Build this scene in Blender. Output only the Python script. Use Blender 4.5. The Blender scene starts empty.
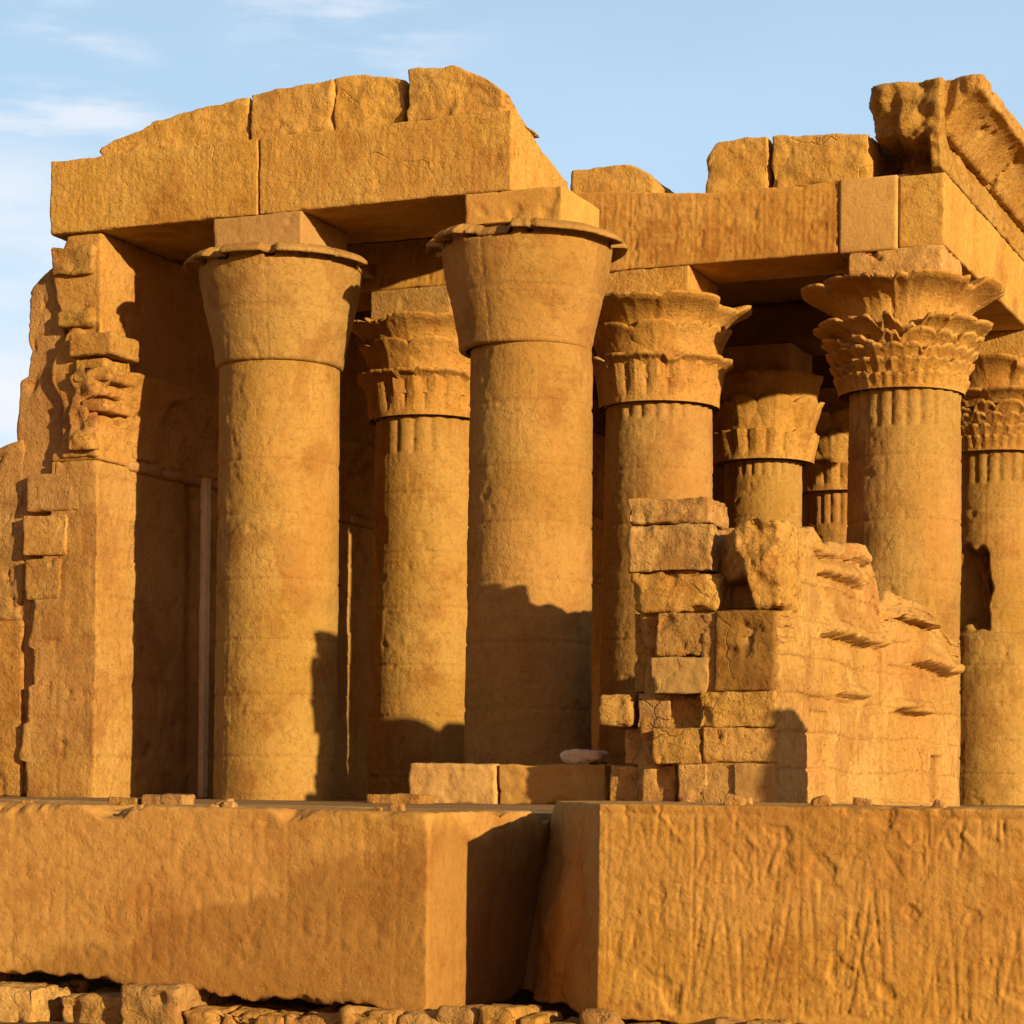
import bpy, math
import numpy as np
from mathutils import Matrix, Vector

# ------------------------------------------------------------------ camera
scene = bpy.context.scene
C = scene.collection
YAW, ROLL, FPX, HOR = math.radians(23.0), math.radians(0.6), 2333.0, 790.0
EYE = 2.0                                            # eye height over the ground
cam_d = bpy.data.cameras.new("camera")
cam = bpy.data.objects.new("camera", cam_d); C.objects.link(cam)
cam_d.sensor_width = 36.0; cam_d.lens = FPX / 1024 * 36
cam_d.shift_y = (HOR - 512) / 1024
cam_d.clip_start = 0.1; cam_d.clip_end = 6000
cam.matrix_world = (Matrix.Translation((0, 0, EYE)) @ Matrix.Rotation(YAW, 4, 'Z')
                    @ Matrix.Rotation(math.radians(90), 4, 'X') @ Matrix.Rotation(ROLL, 4, 'Z'))
scene.camera = cam

# ------------------------------------------------------------------ light
SUN_EL = math.radians(11.5)
SUN_H = Vector((0.8944, -0.447)).normalized()           # horizontal direction towards the sun
SUN_AZ = math.atan2(SUN_H.x, SUN_H.y)                # clockwise from +Y
world = bpy.data.worlds.new("World"); scene.world = world; world.use_nodes = True
wn, wl = world.node_tree.nodes, world.node_tree.links
wn.clear()
sky = wn.new('ShaderNodeTexSky'); sky.sky_type = 'NISHITA'; sky.sun_disc = False
sky.sun_elevation = SUN_EL; sky.sun_rotation = SUN_AZ
sky.air_density = 1.0; sky.dust_density = 0.6; sky.ozone_density = 2.0
bg = wn.new('ShaderNodeBackground'); bg.inputs['Strength'].default_value = 0.094
tc = wn.new('ShaderNodeTexCoord')
def w_dot(v):
    n = wn.new('ShaderNodeVectorMath'); n.operation = 'DOT_PRODUCT'; n.inputs[1].default_value = v
    wl.new(tc.outputs['Generated'], n.inputs[0]); return n.outputs['Value']
def w_ramp(f, a, b, c=0.0, d=1.0):
    n = wn.new('ShaderNodeMapRange'); n.interpolation_type = 'SMOOTHSTEP'
    for k, v in enumerate((a, b, c, d)): n.inputs[k + 1].default_value = v
    wl.new(f, n.inputs[0]); return n.outputs[0]
def w_math(op, a, b):
    n = wn.new('ShaderNodeMath'); n.operation = op
    for k, v in enumerate((a, b)):
        if hasattr(v, 'links'): wl.new(v, n.inputs[k])
        else: n.inputs[k].default_value = v
    return n.outputs[0]
def w_mix(f, a, col):
    n = wn.new('ShaderNodeMix'); n.data_type = 'RGBA'; wl.new(f, n.inputs[0]); wl.new(a, n.inputs[6])
    n.inputs[7].default_value = (*col, 1); return n.outputs[2]
def w_noise(scale, sc, loc, detail=6, rough=.55):
    m = wn.new('ShaderNodeMapping'); m.inputs['Scale'].default_value = sc; m.inputs['Location'].default_value = loc
    n = wn.new('ShaderNodeTexNoise'); n.inputs['Scale'].default_value = scale
    n.inputs['Detail'].default_value = detail; n.inputs['Roughness'].default_value = rough
    wl.new(tc.outputs['Generated'], m.inputs['Vector']); wl.new(m.outputs[0], n.inputs['Vector']); return n.outputs['Fac']
up = w_dot((0, 0, 1))
# thin bright haze of high cloud over the side of the sky away from the sun
away = w_ramp(w_dot((-.39, .92, 0)), .1, .8)
veil = w_math('MULTIPLY', away, w_math('MULTIPLY', w_ramp(up, .62, .10, .3, .86), w_ramp(w_noise(2.2, (1, 1, 2.5), (.3, 1.1, 0)), .3, .7, .82, 1.06)))
colr = w_mix(veil, sky.outputs[0], (3.95, 5.4, 6.9))
# whiter banks low on the left and a few wisps overhead
low = w_math('MULTIPLY', w_ramp(w_dot((-.572, .806, .160)), .9940, .9994), w_ramp(w_noise(5, (1, 1, 3.2), (2.1, 0, .4)), .30, .58))
low2 = w_math('MULTIPLY', w_ramp(w_dot((-.554, .791, .261)), .9978, .9998), w_ramp(w_noise(6, (1.5, 1.5, 8), (.1, 3, .9)), .42, .62))
low = w_math('MAXIMUM', low, w_math('MULTIPLY', low2, .75))
colr = w_mix(low, colr, (5.9, 6.1, 6.5))
wisp = w_math('MULTIPLY', w_ramp(w_dot((-.43, .84, .325)), .9955, .9995), w_ramp(w_noise(7, (2.0, 2.0, 9.0), (.7, 2, 1.4), 8, .6), .42, .70))
colr = w_mix(wisp, colr, (5.9, 6.1, 6.6))
# warm fill added low in the sky, sunward behind the camera
fill_glow = w_math('MULTIPLY', w_ramp(w_dot((SUN_H.x * .55, -.835, 0)), .0, .85), w_ramp(up, .55, .02))
colr = w_mix(w_math('MULTIPLY', fill_glow, .9), colr, (11.0, 4.2, 1.1))
wo = wn.new('ShaderNodeOutputWorld')
wl.new(colr, bg.inputs['Color']); wl.new(bg.outputs[0], wo.inputs['Surface'])
sd = bpy.data.lights.new("sun", 'SUN'); sd.energy = 5.0; sd.angle = math.radians(0.75)
sd.color = (1.0, 0.765, 0.44)
so = bpy.data.objects.new("sun", sd); C.objects.link(so)
sdir = Vector((SUN_H.x * math.cos(SUN_EL), SUN_H.y * math.cos(SUN_EL), math.sin(SUN_EL)))
so.rotation_euler = sdir.to_track_quat('Z', 'Y').to_euler(); so.location = (60, -60, 40)
vs = scene.view_settings
vs.view_transform = 'Standard'; vs.look = 'None'; vs.gamma = 1; vs.use_curve_mapping = False
vs.exposure = 0.7
scene.cycles.max_bounces = 4; scene.cycles.diffuse_bounces = 2

# ------------------------------------------------------------------ helpers
_rng = np.random.default_rng(7)
_perm = np.concatenate([_rng.permutation(256)] * 3)
_g = _rng.normal(size=(256, 3)); _g /= np.linalg.norm(_g, axis=1)[:, None]

def pn(P, seed=0.0):
    """gradient noise, about -1..1"""
    P = P + np.array([seed * 17.31, seed * 9.77, seed * 23.13])
    i = np.floor(P).astype(np.int64); f = P - i; i &= 255
    w = f * f * f * (f * (f * 6 - 15) + 10)
    out = 0
    for dx in (0, 1):
        wx = w[:, 0] if dx else 1 - w[:, 0]
        for dy in (0, 1):
            wy = w[:, 1] if dy else 1 - w[:, 1]
            for dz in (0, 1):
                wz = w[:, 2] if dz else 1 - w[:, 2]
                h = _perm[_perm[_perm[(i[:, 0] + dx) & 255] + ((i[:, 1] + dy) & 255)] + ((i[:, 2] + dz) & 255)]
                d = (_g[h] * (f - np.array([dx, dy, dz]))).sum(1)
                out = out + wx * wy * wz * d
    return out * 1.6

def fbm(P, seed=0.0, oct=4, rough=0.5):
    a, s, o = 1.0, 0.0, 0
    for k in range(oct):
        o = o + a * pn(P * (2.03 ** k), seed + k * 3.7); s += a; a *= rough
    return o / s

def sstep(a, b, x):
    t = np.clip((x - a) / (b - a), 0, 1); return t * t * (3 - 2 * t)

_cy, _sy = math.cos(YAW), math.sin(YAW)
def at(px, py, Y):
    """the world point on the plane Y that a measured picture position belongs to"""
    a, b = px - 512, py - HOR
    dx = a * math.cos(ROLL) + b * math.sin(ROLL); dy = -a * math.sin(ROLL) + b * math.cos(ROLL)
    u = dx / FPX
    d = Y / (_cy + _sy * u)
    return (d * (-_sy + _cy * u), Y, EYE - dy / FPX * d)

def mesh_np(name, V, F, m, parent=None, loc=(0, 0, 0), smooth=True):
    me = bpy.data.meshes.new(name)
    V = np.asarray(V, dtype=np.float32); F = np.asarray(F, dtype=np.int32)
    n, k = F.shape
    me.vertices.add(len(V)); me.vertices.foreach_set("co", V.ravel())
    me.loops.add(n * k); me.loops.foreach_set("vertex_index", F.ravel())
    me.polygons.add(n); me.polygons.foreach_set("loop_start", np.arange(0, n * k, k, dtype=np.int32))
    me.update(calc_edges=True); me.validate()
    me.polygons.foreach_set("use_smooth", np.full(len(me.polygons), smooth))
    me.materials.append(m)
    o = bpy.data.objects.new(name, me); C.objects.link(o)
    if parent is not None:
        o.parent = parent; o.location = Vector(loc) - parent.location
    else:
        o.location = loc
    return o

def thing(name, label, cat, loc=(0, 0, 0), group=None):
    o = bpy.data.objects.new(name, None); C.objects.link(o)
    o.location = loc; o.empty_display_size = 0.2
    return tag(o, label, cat, group)

def tag(o, label, cat, group=None):
    o['label'] = label; o['category'] = cat; o['kind'] = 'thing'
    if group: o['group'] = group
    return o

def lattice(h, res):
    n = [max(1, int(math.ceil(2 * h[a] / res[a]))) for a in range(3)]
    Q = []
    for ax in range(3):
        b, c = (ax + 1) % 3, (ax + 2) % 3
        ib, ic = np.meshgrid(np.arange(n[b]), np.arange(n[c]), indexing='ij')
        ib, ic = ib.ravel(), ic.ravel()
        for side in (0, 1):
            q = np.zeros((len(ib), 4, 3), dtype=np.int64)
            q[:, :, ax] = side * n[ax]
            for k, (db, dc) in enumerate([(0, 0), (1, 0), (1, 1), (0, 1)] if side else [(0, 0), (0, 1), (1, 1), (1, 0)]):
                q[:, k, b] = ib + db; q[:, k, c] = ic + dc
            Q.append(q)
    Q = np.concatenate(Q)
    key = (Q[..., 0] * (n[1] + 1) + Q[..., 1]) * (n[2] + 1) + Q[..., 2]
    u, inv = np.unique(key.ravel(), return_inverse=True)
    idx = np.stack([u // ((n[1] + 1) * (n[2] + 1)), (u // (n[2] + 1)) % (n[1] + 1), u % (n[2] + 1)], 1)
    P = -np.array(h) + idx * (2 * np.array(h) / np.array(n))
    return P, inv.reshape(-1, 4)

_seed = [0.0]
def block(name, lo, hi, m, parent=None, res=0.06, r0=0.02, r1=0.10, amp=0.02, freq=0.9,
          fine=0.006, chip=0.05, rot=0.0, relief=None, warp=None, seed=None, tilt=(0, 0)):
    """a weathered stone between two corners; relief(P, n) pushes along the normal, warp(P, n) moves points (world, unrotated)"""
    _seed[0] += 1.0
    sd_ = _seed[0] if seed is None else seed
    lo, hi = np.array(lo, float), np.array(hi, float)
    lo, hi = np.minimum(lo, hi), np.maximum(lo, hi)
    c, h = (lo + hi) / 2, (hi - lo) / 2
    if np.isscalar(res): res = (res, res, res)
    P, F = lattice(h, res)
    W = P + c
    nz = pn(W * 1.7, sd_) * 0.6 + pn(W * 5.1, sd_ + .3) * 0.4
    r = r0 + r1 * np.clip(nz + 0.05, 0, 1) ** 1.4 * 1.8
    r = np.minimum(r, h.min() * 0.92)
    q = np.clip(P, -h + r[:, None], h - r[:, None])
    d = P - q; L = np.linalg.norm(d, axis=1)[:, None]; n = d / np.maximum(L, 1e-9)
    P2 = q + n * np.minimum(r[:, None], L)
    disp = amp * fbm(W * freq, sd_ + .7, 3) + fine * fbm(W * 9.0, sd_ + 1.1, 3, 0.6)
    if chip:
        k = fbm(W * 2.3, sd_ + 2.2, 3)
        disp -= chip * (.6 * sstep(0.26, 0.34, k) + .4 * sstep(.40, .46, k))
        q4 = fbm(W * np.array([1.5, 1.5, 2.4]) * freq, sd_ + 3.3, 4) * 5
        disp += amp * .55 * (np.floor(q4) + sstep(.3, .7, q4 - np.floor(q4))) / 3
    V = P2 + c
    if relief is not None: disp = disp + relief(V, n)
    V = V + n * disp[:, None]
    if warp is not None: V = warp(V, n)
    V = V - c
    if rot:
        a, b = math.cos(rot), math.sin(rot)
        V = np.stack([V[:, 0] * a - V[:, 1] * b, V[:, 0] * b + V[:, 1] * a, V[:, 2]], 1)
    if tilt[0] or tilt[1]:
        M = np.array((Matrix.Rotation(tilt[0], 3, 'X') @ Matrix.Rotation(tilt[1], 3, 'Y')))
        V = V @ M.T
    return mesh_np(name, V, F, m, parent, tuple(c))

def grid_faces(nr, nt, closed=True):
    i, j = np.meshgrid(np.arange(nr - 1), np.arange(nt if closed else nt - 1), indexing='ij')
    i, j = i.ravel(), j.ravel(); j2 = (j + 1) % nt
    return np.stack([i * nt + j, i * nt + j2, (i + 1) * nt + j2, (i + 1) * nt + j], 1)

def lathe(rows_r, rows_z, nt, mod=None, seed=0.0, amp=0.012, center=(0, 0, 0), lean=0):
    """grid of rings; mod(r, z, th, t) -> r, z"""
    nr = len(rows_r)
    th = np.linspace(0, 2 * math.pi, nt, endpoint=False)
    R = np.repeat(np.array(rows_r)[:, None], nt, 1); Z = np.repeat(np.array(rows_z)[:, None], nt, 1)
    T = np.repeat(th[None], nr, 0); S = np.repeat(np.linspace(0, 1, nr)[:, None], nt, 1)
    if mod is not None: R, Z = mod(R, Z, T, S)
    P = np.stack([R * np.cos(T), R * np.sin(T), Z], -1).reshape(-1, 3)
    W = P + np.array(center)
    k = amp * fbm(W * 1.5, seed, 4, 0.55) + amp * 0.4 * fbm(W * 9, seed + 5, 2)
    k = k - 1.3 * amp * sstep(0.36, 0.42, fbm(W * 2.6, seed + 9, 4)) - .8 * amp * sstep(.22, .26, fbm(W * .9, seed + 12, 5))
    P[:, 0] += k * np.cos(T.ravel()); P[:, 1] += k * np.sin(T.ravel())
    return P, grid_faces(nr, nt)

def join(parts):
    V, F, o = [], [], 0
    for v, f in parts:
        V.append(v); F.append(f + o); o += len(v)
    return np.concatenate(V), np.concatenate(F)

def joints(a, z, h=.58, L=1.25, d=.022, seed=0, off=.035):
    """depth of the worn joints of coursed masonry at (a along the wall, z up)"""
    w = .03 * np.sin(a * 1.3 + seed) + .02 * np.sin(a * 3.1)
    r = np.floor((z + w) / h)
    dz = np.abs((z + w) / h - np.round((z + w) / h)) * h
    ph = np.mod(np.sin(r * 12.9898 + seed) * 43758.5, 1.0)
    q = a / L + ph
    da = np.abs(q - np.round(q)) * L
    m = np.minimum(dz, da)
    hh = np.mod(np.sin(r * 78.233 + np.floor(q + .5) * 37.719 + seed) * 43758.5, 1.0) - .5
    return -d * np.exp(-(m / .022) ** 2) + off * hh

# ---- carved relief as a height field ------------------------------------
class Field:
    def __init__(s, w, h, res=0.012):
        s.w, s.h, s.res = w, h, res
        s.nx, s.nz = int(w / res) + 2, int(h / res) + 2
        s.H = np.zeros((s.nz, s.nx))
    def line(s, pts, wd, depth):
        for (x0, z0), (x1, z1) in zip(pts[:-1], pts[1:]):
            m = wd * 1.5
            a = max(0, int((min(x0, x1) - m) / s.res)); b = min(s.nx, int((max(x0, x1) + m) / s.res) + 2)
            c = max(0, int((min(z0, z1) - m) / s.res)); d = min(s.nz, int((max(z0, z1) + m) / s.res) + 2)
            if a >= b or c >= d: continue
            X, Z = np.meshgrid(np.arange(a, b) * s.res, np.arange(c, d) * s.res)
            vx, vz = x1 - x0, z1 - z0; L2 = vx * vx + vz * vz + 1e-9
            t = np.clip(((X - x0) * vx + (Z - z0) * vz) / L2, 0, 1)
            dist = np.hypot(X - x0 - t * vx, Z - z0 - t * vz)
            k = depth * (1 - sstep(wd * 0.35, wd, dist))
            sub = s.H[c:d, a:b]
            s.H[c:d, a:b] = np.where(np.abs(k) > np.abs(sub), k, sub)
    def __call__(s, x, z):
        fx = np.clip(x / s.res, 0, s.nx - 1.001); fz = np.clip(z / s.res, 0, s.nz - 1.001)
        i, j = fx.astype(int), fz.astype(int); u, v = fx - i, fz - j
        H = s.H
        return (H[j, i] * (1 - u) * (1 - v) + H[j, i + 1] * u * (1 - v) + H[j + 1, i] * (1 - u) * v + H[j + 1, i + 1] * u * v)

def glyph(F, rg, x, z, s, d, w):
    k = rg.integers(0, 9)
    L = lambda *p: F.line([(x + a * s, z + b * s) for a, b in p], w, d)
    if k == 0: L((.2, 0), (.2, .9), (.7, .9), (.7, .5))
    elif k == 1: L((0, .2), (.25, .5), (.45, .2), (.7, .5), (.9, .2))
    elif k == 2: L((.5, 0), (.5, .55)); L((.5, .55), (.25, .8), (.5, 1), (.75, .8), (.5, .55))
    elif k == 3: L((0, .1), (.9, .1)); L((0, .5), (.9, .5)); L((.1, .8), (.8, .8))
    elif k == 4: L((.1, .4), (.5, .65), (.8, .9)); L((.1, .4), (.55, .3), (.8, .55), (.8, .9)); L((.45, .3), (.4, 0), (.65, 0))
    elif k == 5: L((.2, .2), (.2, .8), (.75, .8), (.75, .2), (.2, .2))
    elif k == 6: L((.1, .5), (.45, .75), (.85, .5), (.45, .3), (.1, .5))
    elif k == 7: L((.3, 0), (.3, 1)); L((.6, 0), (.6, 1)); L((.3, .6), (.9, .8))
    else: L((.1, 0), (.5, .9), (.9, 0))

def glyph_columns(w, h, seed, cw=0.28, d=-0.014, wd=0.03, res=0.015, fill=0.9):
    F = Field(w, h, res); rg = np.random.default_rng(seed)
    x = 0.08
    while x < w - cw:
        F.line([(x, 0.05), (x + rg.normal() * .01, h - 0.08)], wd * .5, d * .8)
        z = 0.08
        while z < h - cw:
            s = cw * rg.uniform(.55, .8)
            if rg.random() < fill: glyph(F, rg, x + cw * rg.uniform(.12, .25), z, s, d * rg.uniform(.6, 1.1), wd)
            z += s * 1.15
        x += cw * rg.uniform(.95, 1.1)
    return F

def figures(w, h, seed, res=0.011, gap=0.85, scale=1.0, d=0.02):
    """the lower halves of a row of carved striding figures, with staffs and signs between them"""
    F = Field(w, h, res); rg = np.random.default_rng(seed)
    x = 0.35
    while x < w:
        s = scale * rg.uniform(.9, 1.1); sg = 1 if rg.random() < .7 else -1
        X = lambda a: x + sg * a * s
        hip = h * rg.uniform(.60, .74)
        for lx, hx in ((-.24, -.05), (.17, .07)):                       # two legs, each two outlines
            for o in (-.045, .045):
                F.line([(X(hx + o * 1.6), hip), (X((lx + hx) / 2 + o * 1.3 + .02), hip * .55), (X(lx + o), .12)], .022, -d)
            F.line([(X(lx - .05), .10), (X(lx + .19), .10)], .03, -d)
        F.line([(X(-.13), hip + .18), (X(-.24), hip - .1), (X(.30), hip - .04), (X(.12), hip + .18)], .022, -d)   # kilt
        F.line([(X(-.13), hip + .18), (X(-.16), hip + .5)], .022, -d); F.line([(X(.12), hip + .18), (X(.16), hip + .5)], .022, -d)
        F.line([(X(.1), hip + .45), (X(.35), hip + .2), (X(.46), hip + .25)], .026, d * .9)                      # arm
        if rg.random() < .75: F.line([(X(.46), .08), (X(.46 + rg.normal() * .02), h - .06)], .018, -d)          # staff
        for k in range(5): glyph(F, rg, X(.32) if sg > 0 else X(.5), h * (.12 + .17 * k) + rg.uniform(-.03, .03), .13, -d * .8, .022)
        for k in range(3):                                              # hanging cords and skirts
            a = rg.uniform(-.4, .5); b = a + rg.uniform(-.22, .22)
            F.line([(X(a), hip + rg.uniform(-.2, .4)), (X(b), rg.uniform(.05, .35))], .018, -d * rg.uniform(.5, 1))
        x += gap * s * rg.uniform(.92, 1.1)
    F.line([(0, h - .07), (w, h - .085)], .02, -d * .7)
    return F

# ------------------------------------------------------------------ materials
def sandstone(name, base=(.66, .335, .060), pale=(.76, .42, .10), dark=(.44, .175, .030), painted_shade=None,
              bump=0.5, streak=0.35, strata=0.3, vary=0.16, cracks=.5):
    A = 0.6
    base, pale, dark = [(q[0] * 1.01 * A, q[1] * 1.035 * A, q[2] * 1.08 * A) for q in (base, pale, dark)]
    if painted_shade: painted_shade = (painted_shade[0], painted_shade[1], tuple(c * A for c in painted_shade[2]))
    m = bpy.data.materials.new(name); m.use_nodes = True
    N, K = m.node_tree.nodes, m.node_tree.links
    b = N['Principled BSDF']; b.inputs['Roughness'].default_value = 0.93
    b.inputs['Specular IOR Level'].default_value = 0.12
    g = N.new('ShaderNodeNewGeometry')
    def noise(scale, detail=6, rough=.55, sc=(1, 1, 1), off=0.0):
        p = N.new('ShaderNodeMapping'); p.inputs['Scale'].default_value = sc
        p.inputs['Location'].default_value = (off, off * 2.3, off * .7)
        t = N.new('ShaderNodeTexNoise'); t.inputs['Scale'].default_value = scale
        t.inputs['Detail'].default_value = detail; t.inputs['Roughness'].default_value = rough
        K.new(g.outputs['Position'], p.inputs['Vector']); K.new(p.outputs[0], t.inputs['Vector'])
        return t.outputs['Fac']
    def ramp(f, a, c, v0=0.0, v1=1.0):
        r = N.new('ShaderNodeMapRange'); r.inputs[1].default_value = a; r.inputs[2].default_value = c
        r.inputs[3].default_value = v0; r.inputs[4].default_value = v1; r.interpolation_type = 'SMOOTHSTEP'
        K.new(f, r.inputs[0]); return r.outputs[0]
    def mix(f, A, B, mode='MIX'):
        x = N.new('ShaderNodeMix'); x.data_type = 'RGBA'; x.blend_type = mode
        for s, v in ((0, f), (6, A), (7, B)):
            if hasattr(v, 'is_linked') or hasattr(v, 'links'): K.new(v, x.inputs[s])
            elif s == 0: x.inputs[0].default_value = v
            else: x.inputs[s].default_value = (*v, 1)
        return x.outputs[2]
    def math_(op, a, c):
        x = N.new('ShaderNodeMath'); x.operation = op
        for s, v in ((0, a), (1, c)):
            if hasattr(v, 'links'): K.new(v, x.inputs[s])
            else: x.inputs[s].default_value = v
        return x.outputs[0]
    col = mix(ramp(noise(.55, 8, .62), .40, .62), base, pale)
    col = mix(math_('MULTIPLY', ramp(noise(.9, 9, .68, off=5.1), .50, .66), .8), col, dark)
    col = mix(math_('MULTIPLY', ramp(noise(1.6, 6, .6, (2.2, 2.2, .22), 9.3), .52, .75), streak), col, dark)       # rain streaks
    col = mix(math_('MULTIPLY', ramp(noise(1.1, 5, .6, (.5, .5, 7.0), 3.3), .50, .70), strata), col, pale)         # bedding
    col = mix(math_('MULTIPLY', ramp(noise(14, 5, .7, off=1.7), .45, .68), .5), col, dark)
    col = mix(math_('MULTIPLY', ramp(noise(22, 4, .6, off=91), .56, .66), .45), col, pale)                        # speckle
    col = mix(math_('MULTIPLY', ramp(noise(5.0, 6, .7, off=21.0), .60, .72), .45), col, (.60 * A, .37 * A, .11 * A))          # salt bloom
    # sharp-edged patches: lost plaster and old mends
    col = mix(math_('MULTIPLY', ramp(noise(.75, 7, .58, off=31.0), .565, .585), .38), col, pale)
    col = mix(math_('MULTIPLY', ramp(noise(.62, 8, .6, (1, 1, .7), off=43.0), .58, .60), .40), col, dark)
    col = mix(math_('MULTIPLY', ramp(noise(.35, 4, .5, off=57.0), .45, .65), .30), col, (.68 * A, .31 * A, .085 * A))
    if painted_shade is not None:                                              # a painted shadow: linear edge in world space, roughened
        (ax, az, ac), sc, scol = painted_shade
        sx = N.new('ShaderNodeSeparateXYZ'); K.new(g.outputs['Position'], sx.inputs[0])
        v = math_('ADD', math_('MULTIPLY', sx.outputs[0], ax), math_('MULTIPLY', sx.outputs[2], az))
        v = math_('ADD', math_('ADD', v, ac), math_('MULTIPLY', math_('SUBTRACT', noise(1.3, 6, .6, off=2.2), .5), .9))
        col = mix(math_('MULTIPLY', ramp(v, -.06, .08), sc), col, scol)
    oi = N.new('ShaderNodeObjectInfo')
    hs = N.new('ShaderNodeHueSaturation'); K.new(col, hs.inputs['Color'])
    K.new(ramp(oi.outputs['Random'], 0, 1, 1 - vary, 1 + vary * .55), hs.inputs['Value'])
    rnd2 = math_('FRACT', math_('MULTIPLY', oi.outputs['Random'], 17.0), 0.0)
    K.new(ramp(rnd2, 0, 1, 0.5 - vary * .016, .5 + vary * .016), hs.inputs['Hue'])
    K.new(ramp(math_('FRACT', math_('MULTIPLY', oi.outputs['Random'], 53.0), 0.0), 0, 1, 1 - vary * .45, 1.0), hs.inputs['Saturation'])
    K.new(hs.outputs[0], b.inputs['Base Color'])
    h = math_('ADD', math_('MULTIPLY', noise(7, 9, .68), .7), math_('MULTIPLY', noise(38, 5, .7, off=4), .22))
    h = math_('ADD', h, math_('MULTIPLY', noise(2.5, 7, .7, (.8, .8, 3.5), 8), .25))
    rdg = math_('ABSOLUTE', math_('SUBTRACT', noise(3.2, 8, .62, off=71), .5), 0.0)
    h = math_('SUBTRACT', h, math_('MULTIPLY', ramp(rdg, .0, .06, 1, 0), .16))
    h = math_('SUBTRACT', h, math_('MULTIPLY', ramp(noise(9, 7, .6, off=83), .60, .64), .35))      # small spalls
    vo = N.new('ShaderNodeTexVoronoi'); vo.inputs['Scale'].default_value = 11; K.new(g.outputs['Position'], vo.inputs['Vector'])
    h = math_('ADD', h, math_('MULTIPLY', ramp(vo.outputs['Distance'], .0, .28), .22))
    ve = N.new('ShaderNodeTexVoronoi'); ve.feature = 'DISTANCE_TO_EDGE'; ve.inputs['Scale'].default_value = .75
    wv = N.new('ShaderNodeVectorMath'); wv.operation = 'MULTIPLY_ADD'
    nv = N.new('ShaderNodeTexNoise'); nv.inputs['Scale'].default_value = 2.2; nv.inputs['Detail'].default_value = 5
    K.new(g.outputs['Position'], nv.inputs['Vector']); K.new(nv.outputs['Color'], wv.inputs[0])
    wv.inputs[1].default_value = (.55, .55, .55); K.new(g.outputs['Position'], wv.inputs[2]); K.new(wv.outputs[0], ve.inputs['Vector'])
    crk = math_('MULTIPLY', ramp(ve.outputs['Distance'], .0, .016, 1, 0), ramp(noise(.9, 3, .5, off=13), .57, .66))
    h = math_('SUBTRACT', h, math_('MULTIPLY', crk, cracks))
    bp = N.new('ShaderNodeBump'); bp.inputs['Strength'].default_value = min(1, bump * 1.5); bp.inputs['Distance'].default_value = 0.05
    K.new(h, bp.inputs['Height']); K.new(bp.outputs[0], b.inputs['Normal'])
    return m

STONE = sandstone('sandstone')
ARCH = sandstone('sandstone_lintel', base=(.77, .41, .073), pale=(.83, .475, .105), dark=(.54, .225, .036), vary=.05)
SHAFT = sandstone('sandstone_shaft', base=(.465, .25, .048), pale=(.56, .325, .08), dark=(.33, .14, .026), streak=.25, bump=.4, vary=.06, cracks=.3)
STONEW = sandstone('sandstone_screen', base=(.56, .288, .052), pale=(.66, .37, .086), dark=(.38, .155, .026), streak=.2)
PLAIN = sandstone('sandstone_restored', base=(.68, .36, .072), pale=(.73, .41, .092), dark=(.54, .26, .05), bump=.25, strata=.1)
ROUGH = sandstone('sandstone_rough', base=(.64, .325, .058), pale=(.74, .41, .098), dark=(.42, .165, .028), bump=.8, vary=.13)
CAPST = sandstone('sandstone_capital', base=(.62, .315, .058), pale=(.72, .40, .095), dark=(.40, .16, .028), vary=.0)
CARVED = sandstone('sandstone_carved', bump=.24, base=(.67, .335, .058), pale=(.76, .405, .09), dark=(.45, .175, .028), streak=.4, vary=.05, cracks=0)
PALE = sandstone('stone_pale_sunlit', base=(1.15, .85, .48), pale=(1.2, .95, .6), dark=(.95, .65, .3), vary=.02)  # pale stone; also stands in for sunlight on the slender upright
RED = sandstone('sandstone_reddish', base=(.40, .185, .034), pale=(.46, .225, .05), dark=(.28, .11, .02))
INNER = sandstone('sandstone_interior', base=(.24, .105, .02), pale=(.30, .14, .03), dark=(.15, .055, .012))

FL = EYE - 0.20          # temple floor level
ARB, ART = EYE + 9.1, EYE + 10.32     # underside and top of the architraves
CAPT = EYE + 8.52        # top of the capitals

# ------------------------------------------------------------------ setting
def sheet(name, x0, x1, y0, y1, z, m, n=60, amp=0.0):
    X, Y = np.meshgrid(np.linspace(x0, x1, n), np.linspace(y0, y1, n))
    P = np.stack([X.ravel(), Y.ravel(), np.zeros(n * n)], 1)
    P[:, 2] = z + (amp * fbm(P * .4, 3.3, 4) if amp else 0)
    F = grid_faces(n, n, False)
    return mesh_np(name, P, F, m)

SAND = sandstone('sand', base=(.24, .125, .035), pale=(.28, .15, .05), dark=(.18, .085, .022), bump=.6, streak=0, strata=0)
TERR = sandstone('terrace_stone', base=(.40, .22, .06), pale=(.46, .27, .085), dark=(.28, .13, .03), bump=.6, streak=0, strata=0)
g_ = sheet('ground', -2500, 2500, -1500, 4000, -0.02, SAND, 40); g_['kind'] = 'structure'
g_ = sheet('near_ground', -40, 30, -6, 16.2, 0.04, SAND, 160, .08); g_['kind'] = 'structure'
g_ = block('terrace', (-60, 18.95, -1), (30, 90, FL), TERR, res=(.6, .6, .6), r0=.01, r1=.03, amp=.01, chip=0)
g_['kind'] = 'structure'

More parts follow.
